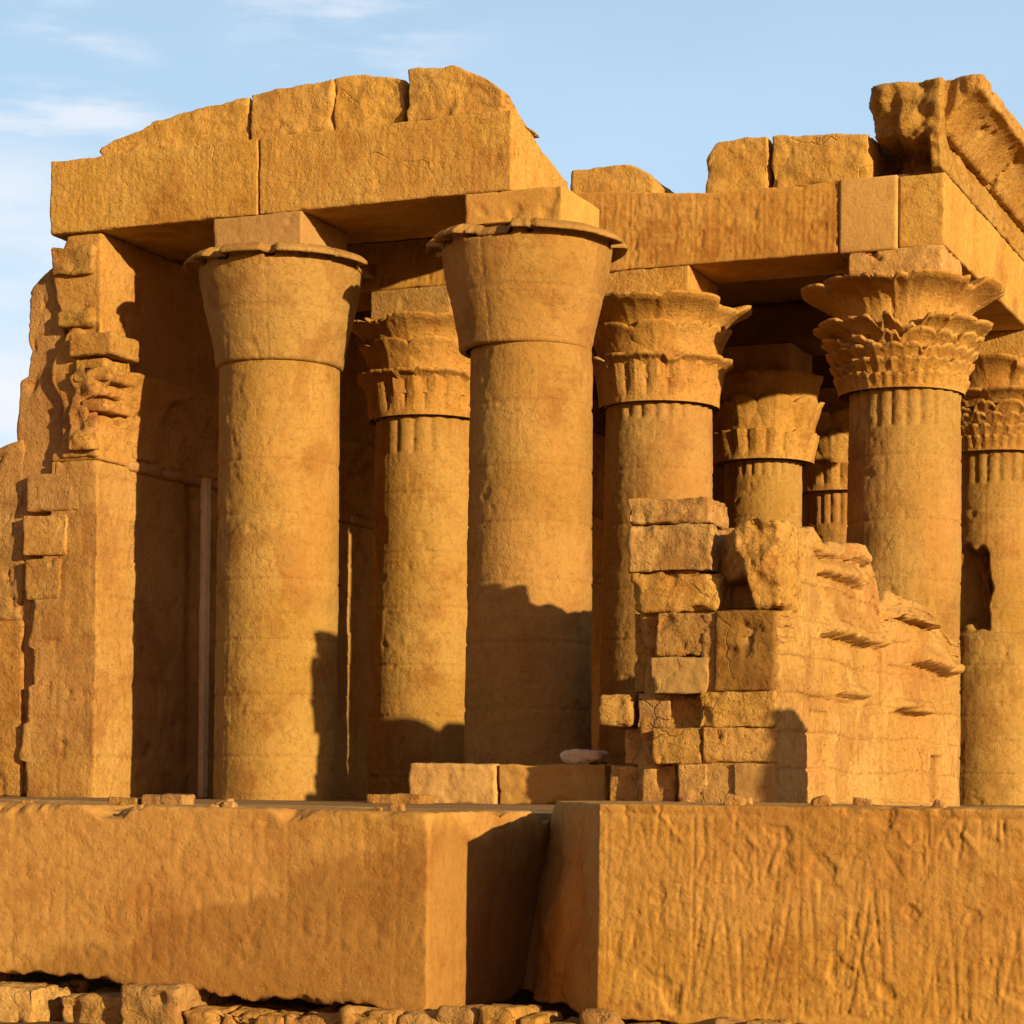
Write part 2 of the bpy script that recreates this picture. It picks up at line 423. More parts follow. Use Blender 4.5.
# ------------------------------------------------------------------ columns
def shaft_mesh(x, y, rt, rb, z0, z1, seed, reeds=0, reed_len=0.6, rings=True, notch=None, carve=0.009):
    nz = int((z1 - z0) / 0.03); nt = 176
    zz = np.linspace(z0, z1, nz)
    t = (zz - z0) / (z1 - z0)
    rr = rb + (rt - rb) * t
    rg = np.random.default_rng(int(seed * 10) + 3)
    j = z0 + rg.uniform(.4, .9)
    while j < z1 - .5:
        rr = rr - 0.021 * np.exp(-((zz - j) / .022) ** 2); j += rg.uniform(.85, 1.15)
    GF = glyph_columns(2 * math.pi, z1 - z0, int(seed * 7) + 1, .34, -1.0, .03, .02, .75) if carve else None
    def mod(R, Z, T, S):
        if GF is not None: R = R + carve * GF(T, Z - z0)
        if reeds:
            w = sstep(z1 - reed_len - .05, z1 - reed_len + .02, Z)
            R = R - .05 * w * (1 - np.abs(np.sin(T * reeds / 2)) ** .7)
        if rings:
            for k in range(4):
                R = R + .018 * np.exp(-((Z - (z1 - reed_len - .08 - .085 * k)) / .028) ** 2)
        R = R - .06 * sstep(z0 + .9, z0, Z) * np.clip(pn(np.stack([np.cos(T).ravel() * 1.5, np.sin(T).ravel() * 1.5, Z.ravel() * 1.3], 1), seed).reshape(T.shape), 0, 1)
        if notch is not None: R = notch(R, Z, T)
        return R, Z
    V, F = lathe(rr, zz, nt, mod, seed, .016, (x, y, 0))
    return V + np.array([0, 0, -FL]), F

def bell_capital(x, y, seed, z0, z1, lean=0):
    prof = [(z0, .93), (z0, 1.0), (z0 + .03, 1.035), (z0 + .25, 1.06), (z0 + .5, 1.11), (z0 + .75, 1.17), (z0 + 1.0, 1.23),
            (z0 + 1.2, 1.275), (z0 + 1.38, 1.30), (z0 + 1.5, 1.315), (z1 - .13, 1.325), (z1 - .105, 1.36), (z1 - .075, 1.53), (z1 - .06, 1.56), (z1 - .01, 1.55), (z1, 1.5), (z1, .6), (z1, .01)]
    zs, rs = [], []
    for (a, b), (c, d) in zip(prof[:-1], prof[1:]):
        n = max(1, int(max(abs(c - a), abs(d - b)) / .035))
        for k in range(n): zs.append(a + (c - a) * k / n); rs.append(b + (d - b) * k / n)
    zs.append(prof[-1][0]); rs.append(prof[-1][1])
    GF = glyph_columns(2 * math.pi, z1 - z0, int(seed * 3) + 5, .5, -1.0, .035, .02, .5)
    def mod(R, Z, T, S):
        c = np.stack([np.cos(T).ravel() * 1.6, np.sin(T).ravel() * 1.6, Z.ravel() * .25], 1)
        k = fbm(c, seed + 2, 4, .6).reshape(T.shape)
        w = sstep(z1 - .22, z1 - .12, Z) * sstep(1.2, 1.33, R)
        Z = Z - .10 * sstep(1.36, 1.56, R) ** 1.5 * sstep(z1 - .12, z1 - .07, Z)
        R = R - w * .22 * sstep(.10, .18, k)                     # pieces of the lip broken off
        Z = Z - w * .06 * sstep(.16, .3, k) + w * .03 * k
        R = R + .007 * GF(T, Z - z0) * sstep(1.36, 1.32, R)
        R = R - .015 * np.exp(-((Z - (z0 + .82)) / .02) ** 2)    # joint between the two stones
        R = R - .012 * np.exp(-((np.abs((T * 2 / math.pi + seed) % 1 - .5)) / .012) ** 2) * sstep(z1 - .1, z1 - .15, Z)
        return R, Z
    V, F = lathe(rs, zs, 240, mod, seed, .017, (x, y, 0))
    return V + np.array([0, 0, -FL]), F

def leaf_shell(x, y, seed, z0, z1, r0, r1, n, phase, drop, valley, wear, p=.55, curl=2.4, nt=288):
    rows = []
    t = np.linspace(0, 1, 18)
    S = np.concatenate([t, [1.0, 1.0, 1.0]]); K = np.concatenate([np.zeros(18), [1, 2, 3]])
    th = np.linspace(0, 2 * math.pi, nt, endpoint=False)
    T = np.repeat(th[None], len(S), 0); S = S[:, None] + 0 * T; K = K[:, None] + 0 * T
    L = np.abs(np.cos(n / 2 * (T + phase))) ** p
    c = np.stack([np.cos(T).ravel() * 1.8, np.sin(T).ravel() * 1.8, 0 * T.ravel() + z1], 1)
    k = fbm(c, seed, 4, .6).reshape(T.shape)
    br = sstep(.08, .32, k)
    zt = z1 - drop * (1 - L) - .16 * br * wear
    Z = z0 + (zt - z0) * S
    R = r0 + (r1 - r0) * S ** curl * (1 - .45 * br * wear) - valley * (1 - L) * sstep(0, .5, S)
    # a mid rib and edge line on every leaf
    R = R + .02 * np.exp(-((np.abs(np.sin(n / 2 * (T + phase)))) / .16) ** 2) * S
    R = np.where(K == 1, R + .012, R); Z = np.where(K == 1, Z + .05, Z)
    R = np.where(K == 2, R - .05, R); Z = np.where(K == 2, Z + .06, Z)
    R = np.where(K == 3, np.minimum(R, r0) - .02, R); Z = np.where(K == 3, Z - .02, Z)
    P = np.stack([R * np.cos(T), R * np.sin(T), Z], -1).reshape(-1, 3)
    W = P + np.array([x, y, 0])
    q = .014 * fbm(W * 3, seed + 3, 3) + .010 * fbm(W * 11, seed + 4, 2)
    P[:, 0] += q * np.cos(T.ravel()); P[:, 1] += q * np.sin(T.ravel())
    return P - np.array([0, 0, FL]), grid_faces(len(S), nt)

def leaf_capital(x, y, seed, z0, z1, style, rl=1.5, wear=1.0, ph=None):
    """tiers of calyx leaves, each ending in a flat outward lip; the lowest tier oversails the shaft"""
    core_z = np.linspace(z0, z1, 30); core_r = .98 + .20 * ((core_z - z0) / (z1 - z0)) ** 2
    core_z = np.append(core_z, z1); core_r = np.append(core_r, .01)
    V, F = lathe(core_r, core_z, 128, None, seed, .02, (x, y, 0))
    parts = [(V - np.array([0, 0, FL]), F)]
    H = z1 - z0
    ph = .21 * seed if ph is None else ph
    def tier(k, a, b, ra, rb, n, p_, drop, valley, w, pw, curl): parts.append(
        leaf_shell(x, y, seed + k, z0 + a * H, z0 + b * H, ra, rb, n, p_, drop, valley, wear * w, pw, curl))
    if style == 'broad':             # eight broad lobes with wide lips over a reeded lower tier
        tier(1, .38, .985, 1.08, rl, 8, ph, .08, .11, 1, .22, 5.0)
        tier(2, .34, .76, 1.06, 1.25, 8, ph + .39, .16, .08, .8, .4, 2.6)
        tier(3, .22, .44, 1.08, 1.30, 16, ph + .2, .04, .05, 1.0, .3, 4.5)
        tier(4, .0, .40, 1.07, 1.16, 18, ph, .03, .085, .3, .55, 1.3)
    elif style == 'tiered':          # big lobes, then scroll-like lips, then rows of small leaves
        tier(1, .50, .985, 1.12, rl, 8, ph, .10, .14, 1.2, .25, 4.6)
        tier(2, .36, .63, 1.12, 1.50, 8, ph + .39, .06, .12, 1, .3, 4.2)
        tier(3, .28, .50, 1.12, 1.36, 16, ph, .09, .09, .8, .5, 2.6)
        tier(4, .17, .37, 1.09, 1.27, 24, ph + .1, .08, .06, .5, .5, 2.4)
        tier(5, .07, .25, 1.07, 1.20, 32, ph, .06, .05, .4, .5, 2.2)
        tier(6, -.01, .13, 1.06, 1.14, 40, ph, .04, .04, .3, .5, 1.6)
    else:                            # palm: tall ribs over a reeded lower tier
        tier(1, .26, .97, 1.03, rl, 9, ph, .16, .17, 1, .35, 2.6)
        tier(2, .26, .70, 1.03, 1.22, 9, ph + .35, .2, .12, .6, .5, 1.8)
        tier(3, .0, .31, 1.04, 1.13, 18, ph, .03, .08, .4, .5, 1.4)
    return parts

def column(label, x, y, seed, kind='bell', rt=.945, rb=.99, neck=EYE + 6.76, rl=1.5, wear=1.0, abh=.8, reed_len=.6,
           notch=None, aba=True, mat=SHAFT, off=0.0, reeds=24, ph=None, awear=1.0):
    t = thing('temple_column', label, 'column', (x, y, FL), 'columns of the ruined temple hall')
    V, F = shaft_mesh(x, y, rt, rb, FL, neck, seed, 0 if kind == 'bell' else reeds, reed_len, False, notch)
    mesh_np('shaft', V, F, mat, t, (x, y, FL))
    if kind == 'bell':
        V, F = bell_capital(x, y, seed, neck, CAPT)
        mesh_np('capital', V, F, SHAFT, t, (x + off, y, FL))
    else:
        tiers = leaf_capital(x, y, seed, neck, CAPT, kind, rl, wear, ph)
        cap = mesh_np('capital', *tiers[0], CAPST, t, (x + off, y, FL))
        for V, F in tiers[1:]:
            mesh_np('leaf_tier', V, F, CAPST, cap, cap.location)
    if aba:
        block('abacus', (x - abh, y - abh, CAPT - .04), (x + abh, y + abh, ARB - .004), PLAIN if kind == 'bell' else STONE, t,
              res=.035, r0=.012, r1=.05 * awear, amp=.01 * awear, chip=.03 * awear, freq=1.6)
    return t

X1, X2, X3 = -18.30, -13.88, -9.40
Y1, Y2, Y3, Y4 = 33.3, 39.05, 46.3, 51.6
column('plain smooth sandstone column with bell capital, left of the two in the front row', X1, Y1, 1.3, rt=.97, rb=1.0)
column('plain sandstone column with bell capital at the broken front corner, its foot in shade', X2, Y1, 2.6, off=-.10)
column('leaf-capital column with reeded neck seen between the two plain bell columns', X1 - .06, Y2, 3.1, 'broad', rl=1.46, rb=1.03, reed_len=.66, reeds=18, wear=.6)
column('column with broad lobed capital half hidden by the blocks, under the dark soffit gap', X2 + .06, Y2, 4.4, 'broad', rl=1.64, rb=1.03, reed_len=.25, wear=.8)
column('tall column with tiered leafy capital rising behind the broken screen wall', X3, Y2, 5.2, 'tiered', rl=1.72, wear=1.2, reed_len=.62, off=-.06, awear=3.5)
column('shaded column with palm capital deep inside, seen over the rubble top', X2 - .22, Y3, 6.7, 'palm', rt=.80, rb=.84, rl=1.22, reed_len=.3)
def bite(R, Z, T):
    R = R + .09 * sstep(EYE + 3.22, EYE + 3.12, Z)
    a = (T - math.radians(251) + math.pi) % (2 * math.pi) - math.pi
    k = sstep(1.0, .8, .25 * pn(np.stack([np.cos(T).ravel() * 3, np.sin(T).ravel() * 3, Z.ravel() * 2.2], 1), 8).reshape(T.shape) + np.maximum(np.abs(a / .46), np.abs((Z - (EYE + 4.05)) / .88)) * .6 + .4 * np.sqrt((a / .46) ** 2 + ((Z - (EYE + 4.05)) / .88) ** 2))
    return R - .5 * np.clip(k + .5 * k * pn(np.stack([np.cos(T).ravel() * 4, np.sin(T).ravel() * 4, Z.ravel() * 3], 1), 5).reshape(T.shape), 0, 1.2)
column('damaged column with hollow in its shaft at the right edge', X3 + .05, Y3 + .3, 7.5, 'tiered', rl=1.6, reed_len=.62, notch=bite, rt=.92, rb=.97)
column('farthest slim column glimpsed between the palm column and the tiered one', X2, Y4, 8.8, 'palm', rt=.86, rb=.9, rl=1.3, reed_len=.7)
#column('hidden inner column behind the reeded-neck column, mostly black', X1, Y3, 9.4, 'palm', rt=.86, rb=.9, rl=1.3)

# ------------------------------------------------------------------ front architrave and its top course
def face_relief(F, x0, z0, side=-1, axis=1, k=1.0):
    """apply a height field to the face of the given axis / side"""
    o = 0 if axis == 1 else 1
    def f(V, n):
        w = np.clip((np.abs(n[:, axis]) - .9) * 10, 0, 1) * (np.sign(n[:, axis]) == side)
        return k * w * F((V[:, o] - x0) * (1 if side == -1 or axis == 0 else 1), V[:, 2] - z0)
    return f

AF = 32.5                                            # plane of the front architrave
xl = at(50, 200, AF)[0]; xs = at(258, 180, AF)[0]; xr = at(511, 150, AF)[0]
Fa = glyph_columns(6, 1.3, 11, .26, -.007, .026, .014, .6)
block('architrave', (xl, AF, ARB), (xs - .012, AF + 2.35, ART), ARCH, res=(.03, .09, .03), r0=.015, r1=.10, amp=.022, chip=.012, relief=face_relief(Fa, xl, ARB, k=1.2),
      warp=lambda V, n: np.stack([V[:, 0], V[:, 1], V[:, 2] + .16 * sstep(xl + 1.0, xl + 3.4, V[:, 0]) * 0], 1))
o = bpy.data.objects['architrave']; tag(o, 'left stone of the front lintel, ending at the leftmost upper corner', 'architrave', 'lintel stones over the columns')
def erode_end(V, n):
    k = np.clip((V[:, 2] - (ART - .55)) / .55, 0, 1) * np.clip((V[:, 1] - AF - .1) / 2.2, 0, 1)
    V = V.copy(); V[:, 2] -= .55 * k ** 1.0 * sstep(xr - 1.2, xr, V[:, 0])
    return V
tag(block('architrave', (xs + .012, AF + .01, ARB), (xr, AF + 2.35, ART), ARCH, res=(.03, .06, .03), r0=.015, r1=.10, amp=.022, chip=.012,
      relief=face_relief(Fa, xs - 1, ARB, k=1.2), warp=erode_end),
    'right stone of the front lintel with bright broken end over the corner column', 'architrave', 'lintel stones over the columns')

def topper(px0, px1, tops, label, Y=32.75, dep=1.7, z0=ART + .004, m=ARCH, name='cornice_stone', side=None):
    """a stone of the ruined top course; tops = [(px, py)...] picture heights of its upper edge"""
    xa, xb = at(px0, 110, Y)[0] + .012, at(px1, 110, Y)[0] - .012
    q = [at(px, py, Y) for px, py in tops]
    tx, tz = [p[0] for p in q], [p[2] for p in q]
    hi = max(tz)
    def warp(V, n):
        V = V.copy()
        top = np.interp(V[:, 0], tx, tz)
        if side is not None: top = top - side * np.clip(V[:, 1] - Y - .3, 0, None)
        top = top + .05 * fbm(V * 1.8, px0 * .1, 3)
        V[:, 2] = z0 + (V[:, 2] - z0) * np.maximum(.03, (top - z0)) / (hi - z0)
        return V
    o = block(name, (xa, Y, z0), (xb, Y + dep, hi), m, res=.04, r0=.02, r1=.16, amp=.05, chip=.03, freq=1.4, fine=.014, warp=warp)
    return tag(o, label, 'stone block', 'stones of the ruined top course')
topper(100, 250, [(95, 152), (118, 139), (150, 124), (152, 120), (200, 108), (250, 97)], 'long low top-course stone tapering away to the left end of the front lintel')
topper(250, 333, [(250, 95), (300, 85), (333, 80)], 'short top-course stone just right of the lintel seam', Y=32.72)
topper(333, 404, [(333, 80), (366, 73), (390, 76), (404, 80)], 'top-course stone with humped upper edge between two cracks', Y=32.74)
topper(406, 503, [(405, 69), (455, 66), (480, 74), (503, 92)], 'largest pale top-course block at the broken front corner', Y=32.62, dep=1.5, side=.45)

# ceiling slabs behind it
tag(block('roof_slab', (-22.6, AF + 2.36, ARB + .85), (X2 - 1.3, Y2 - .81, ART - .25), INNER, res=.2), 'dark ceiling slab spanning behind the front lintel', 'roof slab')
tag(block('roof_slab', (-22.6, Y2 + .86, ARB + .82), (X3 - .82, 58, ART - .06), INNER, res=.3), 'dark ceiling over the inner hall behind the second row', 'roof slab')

# ------------------------------------------------------------------ second row architrave, right
BF = Y2 - .8
xa = -22.4; xb = at(839, 220, BF)[0]; xc = at(897, 220, BF)[0]; xd = at(944, 220, BF)[0]
Fb = glyph_columns(13, 1.35, 23, .24, -.016, .028, .014, .9)
def lift(V, n):
    V = V.copy(); k = (V[:, 2] - ARB) / (ART - ARB)
    V[:, 2] += k * .22 * sstep(xb - 2.0, xb - 4.6, V[:, 0]) + .04 * k * pn(V * 1.3, 4.0)
    return V
tag(block('architrave', (xa, BF, ARB), (xb - .01, BF + 1.6, ART - .02), CARVED, res=(.03, .12, .035), r0=.015, r1=.05, amp=.012, chip=.02,
      relief=face_relief(Fb, xa, ARB), warp=lift), 'long second-row lintel carved all over with signs, over the dark gap', 'architrave', 'lintel stones over the columns')
tag(block('architrave', (xb + .006, BF - .02, ARB - .02), (xc, BF + 1.6, ART), PLAIN, res=.05, r0=.012, r1=.03, amp=.006, chip=0, fine=.003),
    'smooth plain restored lintel block beside the carved lintel', 'architrave', 'lintel stones over the columns')
Fc = glyph_columns(22, 1.3, 31, .3, -.012, .03, .016, .8)
tag(block('architrave', (xc + .01, BF + .05, ARB), (xd, 60, ART - .02), ARCH, res=(.05, .06, .04), r0=.015, r1=.05, amp=.012, chip=.02,
      relief=face_relief(Fc, BF, ARB, side=1, axis=0, k=.7)), 'side lintel running away along the sunlit right flank', 'architrave', 'lintel stones over the columns')
def rolls(n, r, x0, x1, y0, y1, z):   # a torus roll along Y or X
    pass

# stones lying on the second row
def topper2(px0, px1, tops, label, **k): return topper(px0, px1, tops, label, Y=BF + .12, dep=1.5, z0=ART - .02, **k)
topper2(572, 656, [(572, 172), (600, 166), (630, 165), (645, 171), (656, 184)], 'low rounded stone on the left end of the carved lintel')
topper2(706, 769, [(706, 158), (716, 143), (735, 137), (769, 136)], 'rounded roof stone left of the dark cleft on the carved lintel')
topper2(772, 870, [(772, 136), (800, 134), (868, 133)], 'long flat-topped roof stone between the cleft and the high cornice')

# the high cornice on the right flank
z0c, z1c = ART + .0, at(940, 79, BF)[2]
xin = at(872, 130, BF)[0]; xout = at(941, 180, BF)[0]
cor = thing('cornice', 'high overhanging cornice with roll moulding running along the right flank', 'cornice', (xout, BF, z0c))
def cav(V, n):
    V = V.copy()
    t = np.clip((V[:, 2] - z0c) / (z1c - z0c), 0, 1)
    w = np.clip((V[:, 0] - xin) / (xout - xin), 0, 1) ** 2
    back = sstep(.25, 1.0, V[:, 1] - BF)             # the overhang is broken away at the very end
    V[:, 0] -= w * back * .26 * sstep(.15, .75, t)
    e = sstep(1.2, 0, V[:, 1] - BF)
    nf = fbm(V * np.array([1.6, .2, 1.9]), 77, 4)
    u = (V[:, 0] - xin) / (xout - xin)
    V[:, 1] += e * (.34 * nf + 1.0 * sstep(.42, .25, t + .25 * nf) * sstep(.86, .70, u) + .35 * sstep(.42, .30, u) * sstep(.95, .6, t))
    V[:, 0] += sstep(xin + .5, xin, V[:, 0]) * (.30 * fbm(V * 1.7, 55, 4))
    V[:, 2] += sstep(.7, 1, t) * (.06 * fbm(V * 1.3, 12, 3) + .03 * w)
    return V
Fd = glyph_columns(24, z1c - z0c, 47, .42, -.035, .05, .018, .85)
z0c += .075
block('cavetto', (xin, BF - .05, z0c), (xout, 60, z1c), ROUGH, cor, res=(.045, .06, .04), r0=.02, r1=.08, amp=.035, chip=.07,
      relief=face_relief(Fd, BF, z0c, side=1, axis=0), warp=cav)
def lip_w(V, n):
    V = V.copy(); e = sstep(.9, 0, V[:, 1] - BF - .1)
    u = np.clip((V[:, 0] - xout) / .68, 0, 1)
    V[:, 1] += e * (.25 * fbm(V * np.array([2.0, .3, 2.0]), 91, 3) + .15 * (1 - u))
    tz = np.clip((V[:, 2] - (z1c - .24)) / .26, 0, 1)
    V[:, 2] -= (1 - tz) * .55 * (1 - u) ** 2.2
    V[:, 2] += .05 * fbm(V * 1.2, 14, 3)
    V[:, 0] += u * .07 * fbm(V * 1.1, 15, 3)
    return V
block('cornice_lip', (xout - .45, BF + .05, z1c - .24), (xout + .68, 60, z1c + .02), ROUGH, cor, res=(.045, .05, .04), r0=.02, r1=.10, amp=.03, chip=.07, warp=lip_w)
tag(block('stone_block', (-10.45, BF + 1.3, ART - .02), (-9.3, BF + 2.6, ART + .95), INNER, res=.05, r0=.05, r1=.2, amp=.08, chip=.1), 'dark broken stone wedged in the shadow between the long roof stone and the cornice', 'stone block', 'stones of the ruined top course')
block('bedding_course', (xin + .1, BF + .25, ART - .01), (xout - .22, 60, z0c + .004), INNER, cor, res=.1)

# ------------------------------------------------------------------ left flank wall
WX = -21.25                                          # its inner, sun-facing plane
lw = thing('side_wall', 'tall left side wall whose inner face is half in column shadow', 'wall', (WX, 33, FL))
Fw = glyph_columns(26, 6, 61, .5, -.012, .04, .02, .7)
xo = at(24, 650, AF)[0]
def jag(V, n):
    V = V.copy(); t = (V[:, 2] - FL)
    s = np.floor(t / .62)
    off = .3 * pn(np.stack([s * .73 + .2, s * 0 + .5, s * 0], 1), 21) + .12 * fbm(V * 2.1, 23, 3)
    V[:, 0] += sstep(WX - .6, WX - 1.5, V[:, 0]) * (off + .22 * sstep(3.2, 5.6, t) + .05 * t)
    return V
block('wall_face', (xo, AF + .05, FL - .05), (WX, 58, EYE + 5.35), STONE, lw, res=(.05, .06, .045), r0=.03, r1=.09, amp=.018, chip=.04,
      relief=lambda V, n: face_relief(Fw, AF, FL, side=1, axis=0, k=.6)(V, n) + np.where(np.abs(n[:, 0]) > .8, joints(V[:, 1], V[:, 2] - FL, .66, 1.5), np.where(np.abs(n[:, 1]) > .8, joints(V[:, 0], V[:, 2] - FL, .66, 1.1), 0)), warp=jag)
block('wall_upper', (at(56, 300, AF)[0], AF + .08, EYE + 5.36), (WX, 58, ARB - .004), STONE, lw, res=(.05, .08, .05), r0=.02, r1=.06, amp=.015, chip=.05,
      warp=lambda V, n: np.stack([V[:, 0] + sstep(WX - .3, WX - .8, V[:, 0]) * (.14 * np.sin(V[:, 2] * 4.1) + .10 * fbm(V * 2.4, 36, 3) * sstep(EYE + 9.0, EYE + 8.2, V[:, 2])), V[:, 1], V[:, 2]], 1))
def corn(V, n):                                     # cavetto leaning out over the wall face
    V = V.copy(); t = np.clip((V[:, 2] - (EYE + 5.5)) / 1.35, 0, 1)
    w = np.clip((V[:, 0] - (WX - .5)) / .5, 0, 1)
    V[:, 0] += w * .38 * t ** 2
    e = sstep(1.0, 0, V[:, 1] - AF)
    V[:, 0] -= w * e * .35 * sstep(.0, .4, fbm(V * 2.0, 31, 3) + .15)
    V[:, 1] += e * .25 * fbm(V * 2.2, 33, 3)
    return V
block('cavetto', (WX - .5, AF - .1, EYE + 5.5), (WX + .02, 58, EYE + 6.85), ROUGH, lw, res=(.05, .06, .05), r0=.03, r1=.10, amp=.05, chip=.12, warp=corn)
block('moulding', (WX - .1, AF + .9, EYE + 5.28), (WX + .10, 58, EYE + 5.46), STONE, lw, res=.05, r0=.08, r1=.02, amp=.02, chip=.05)
# crumbling masonry at the wall's outer corner, all bonded in
def lump(px0, py0, px1, py1, Y, dep, **k):
    a, b = at(px0, py1, Y), at(px1, py0, Y)
    kw = dict(res=.04, r0=.05, r1=.16, amp=.06, freq=1.6, chip=.10); kw.update(k)
    return block(k.pop('name', 'masonry'), (a[0], Y, a[2]), (b[0], Y + dep, b[2]), ROUGH, lw, **{q: v for q, v in kw.items() if q != 'name'})
lump(50, 243, 93, 277, AF - .02, .9, r1=.07)
lump(56, 308, 93, 328, AF + .02, .8, r0=.06, r1=.08)
def bands(V, n):
    z = V[:, 2] - EYE
    return .05 * np.tanh(3 * np.sin(z * 17.0)) * sstep(7.0, 6.9, z) + .08 * sstep(6.95, 7.05, z) - .06 * sstep(.1, .3, fbm(V * 3, 91, 3))
mk = dict(r1=.07, amp=.022, chip=.04, freq=2.4)
lump(68, 331, 112, 357, AF - .12, .85, r0=.04, **mk)
lump(75, 357.5, 105, 371, AF - .03, .7, r0=.03, **mk)
lump(72, 371.5, 110, 383, AF - .09, .8, r0=.09, **mk)
lump(77, 383.5, 105, 397, AF - .02, .7, r0=.03, **mk)
lump(61, 398, 97, 458, AF + .02, .9, r0=.03, r1=.16, amp=.04, chip=.06)
lump(80, 398, 106, 412, AF - .08, .8, r1=.1, amp=.03)
lump(26, 472, 80, 512, AF + .035, .8, r0=.02, r1=.08, amp=.02, chip=.05)
lump(22, 514, 66, 556, AF + .02, .8, r0=.02, r1=.08, amp=.02, chip=.05)
lump(24, 558, 60, 600, AF + .03, .8, r0=.02, r1=.08, amp=.02, chip=.05)

ow = thing('outer_wall', 'sloping outer wall behind the left corner, ending against the sky', 'wall', (-22.5, 35, FL))
def bat(V, n):
    V = V.copy(); t = V[:, 2] - FL
    ed = at(28, 330, 32.72)[0] * sstep(EYE + 6.75, EYE + 6.85, V[:, 2]) + at(18 , 415, 32.72)[0] * (1 - sstep(EYE + 6.75, EYE + 6.85, V[:, 2]))
    ed = ed - .05 * np.clip(EYE + 6.8 - V[:, 2], 0, 9) + .05 * fbm(V * 1.4, 71, 3)
    x0 = at(8, 470, 32.72)[0]; x1 = WX - .8
    V[:, 0] = x1 + (V[:, 0] - x1) * (ed - x1) / (x0 - x1)
    V[:, 2] -= .75 * np.clip((at(52, 268, 32.72)[0] - V[:, 0]), 0, 1) * sstep(EYE + 7.4, EYE + 8.3, V[:, 2])
    return V
ptop = at(44, 268, 32.72)
block('wall_face', (at(8, 470, 32.72)[0], 32.72, FL), (WX - .8, 58, ptop[2]), STONE, ow, res=(.06, .2, .06), r0=.03, r1=.12, amp=.04, chip=.06, warp=bat)
lo_ = thing('flank_wall', 'broken low stretch of wall at the extreme left', 'wall', (-24, 33, FL))
block('wall_face', (-30, AF + .14, FL), (at(17, 700, AF)[0], AF + 2.2, at(0, 620, AF)[2]), ROUGH, lo_, res=.06, r0=.03, r1=.10, amp=.04, chip=.06)
block('wall_top', (-30, AF + .18, at(0, 620, AF)[2] + .004), (at(24, 560, AF + .2)[0], AF + 2.6, at(0, 458, AF + .9)[2]), ROUGH, lo_, res=.06, r0=.05, r1=.2, amp=.08, chip=.1,
      warp=lambda V, n: np.stack([V[:, 0], V[:, 1], V[:, 2] + .25 * (V[:, 0] - at(10, 500, AF + .9)[0]) * sstep(EYE + 4, EYE + 5.4, V[:, 2])], 1))

# sunlit sliver by the wall, put in as a slender pale upright
p0 = at(200, 768, 35.3)
tag(block('sunlit_sliver', (p0[0] - .055, 35.3, FL), (p0[0] + .055, 35.5, at(200, 478, 35.3)[2]), PALE, res=.03, r0=.02, r1=.02, amp=.012, chip=.02),
    'slender upright post painted pale for a sunlit sliver against the shaded side wall', 'post')

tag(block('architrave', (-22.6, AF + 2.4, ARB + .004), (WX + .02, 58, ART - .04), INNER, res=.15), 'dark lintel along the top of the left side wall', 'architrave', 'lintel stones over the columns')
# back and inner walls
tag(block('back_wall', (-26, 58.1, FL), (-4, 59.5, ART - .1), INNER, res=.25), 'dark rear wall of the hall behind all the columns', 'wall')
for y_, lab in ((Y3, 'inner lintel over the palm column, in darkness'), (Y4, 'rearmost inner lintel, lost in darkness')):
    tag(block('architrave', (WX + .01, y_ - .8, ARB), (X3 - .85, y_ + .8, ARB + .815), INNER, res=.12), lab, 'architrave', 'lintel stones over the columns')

# ------------------------------------------------------------------ screen wall and rubble
SW0, SW1 = (-8.72, 29.5), (-8.28, 38.2)
sw = thing('screen_wall', 'broken sunlit screen wall with ledges and a small niche, right of the block stack', 'wall', (-9, 34, FL))
def sx_(y): return SW0[0] + (SW1[0] - SW0[0]) * (y - SW0[1]) / (SW1[1] - SW0[1])
def wz(px, py):
    """height and distance of a measured point on the screen wall's sunny face"""
    a, b = px - 512, py - HOR
    dx = a * math.cos(ROLL) + b * math.sin(ROLL); dy = -a * math.sin(ROLL) + b * math.cos(ROLL)
    u = dx / FPX; ddx, ddy = -_sy + _cy * u, _cy + _sy * u
    k = (SW1[0] - SW0[0]) / (SW1[1] - SW0[1])
    d = (SW0[0] - k * SW0[1]) / (ddx - k * ddy)
    return d * ddy, EYE - dy / FPX * d
prof = [(770, 611), (797, 611), (799, 560), (800, 526), (814, 528), (818, 543), (857, 543), (868, 556), (876, 575), (880, 606), (890, 592), (905, 598), (927, 606), (940, 624), (951, 640)]
py_, pz_ = zip(*[wz(*p) for p in prof]); py_, pz_ = np.array(py_), np.array(pz_)
hiW = pz_.max()
boxes = []                                            # (px0, py0, px1, py1, depth) marks on the sunny face
for b in ((809, 702, 857, 803, -.07), (814, 712, 833, 803, -.04), (879, 644, 885, 790, -.13), (888, 716, 925, 803, -.07),
          (930, 757, 940, 801, -.40), (836, 688, 864, 694, .06), (895, 703, 929, 710, .06), (800, 562, 803, 690, -.03),
          (889, 668, 910, 700, -.04), (812, 650, 872, 684, -.03)):
    (ya, za), (yb, zb) = wz(b[0], b[3]), wz(b[2], b[1]); boxes.append((ya, za, yb, zb, b[4]))
Fs = figures(9, 3.2, 81, .015, .8, 1.1, .018)
YB_ = 29.42 + .30
overh = [(wz(a0, b0), wz(a1, b1), o) for a0, b0, a1, b1, o in ((822, 634, 881, 648, .26), (912, 662, 951, 676, .34), (884, 602, 930, 617, .24), (818, 572, 862, 588, .18), (815, 548, 866, 562, .14), (838, 694, 864, 699, .10), (896, 709, 930, 715, .12))]
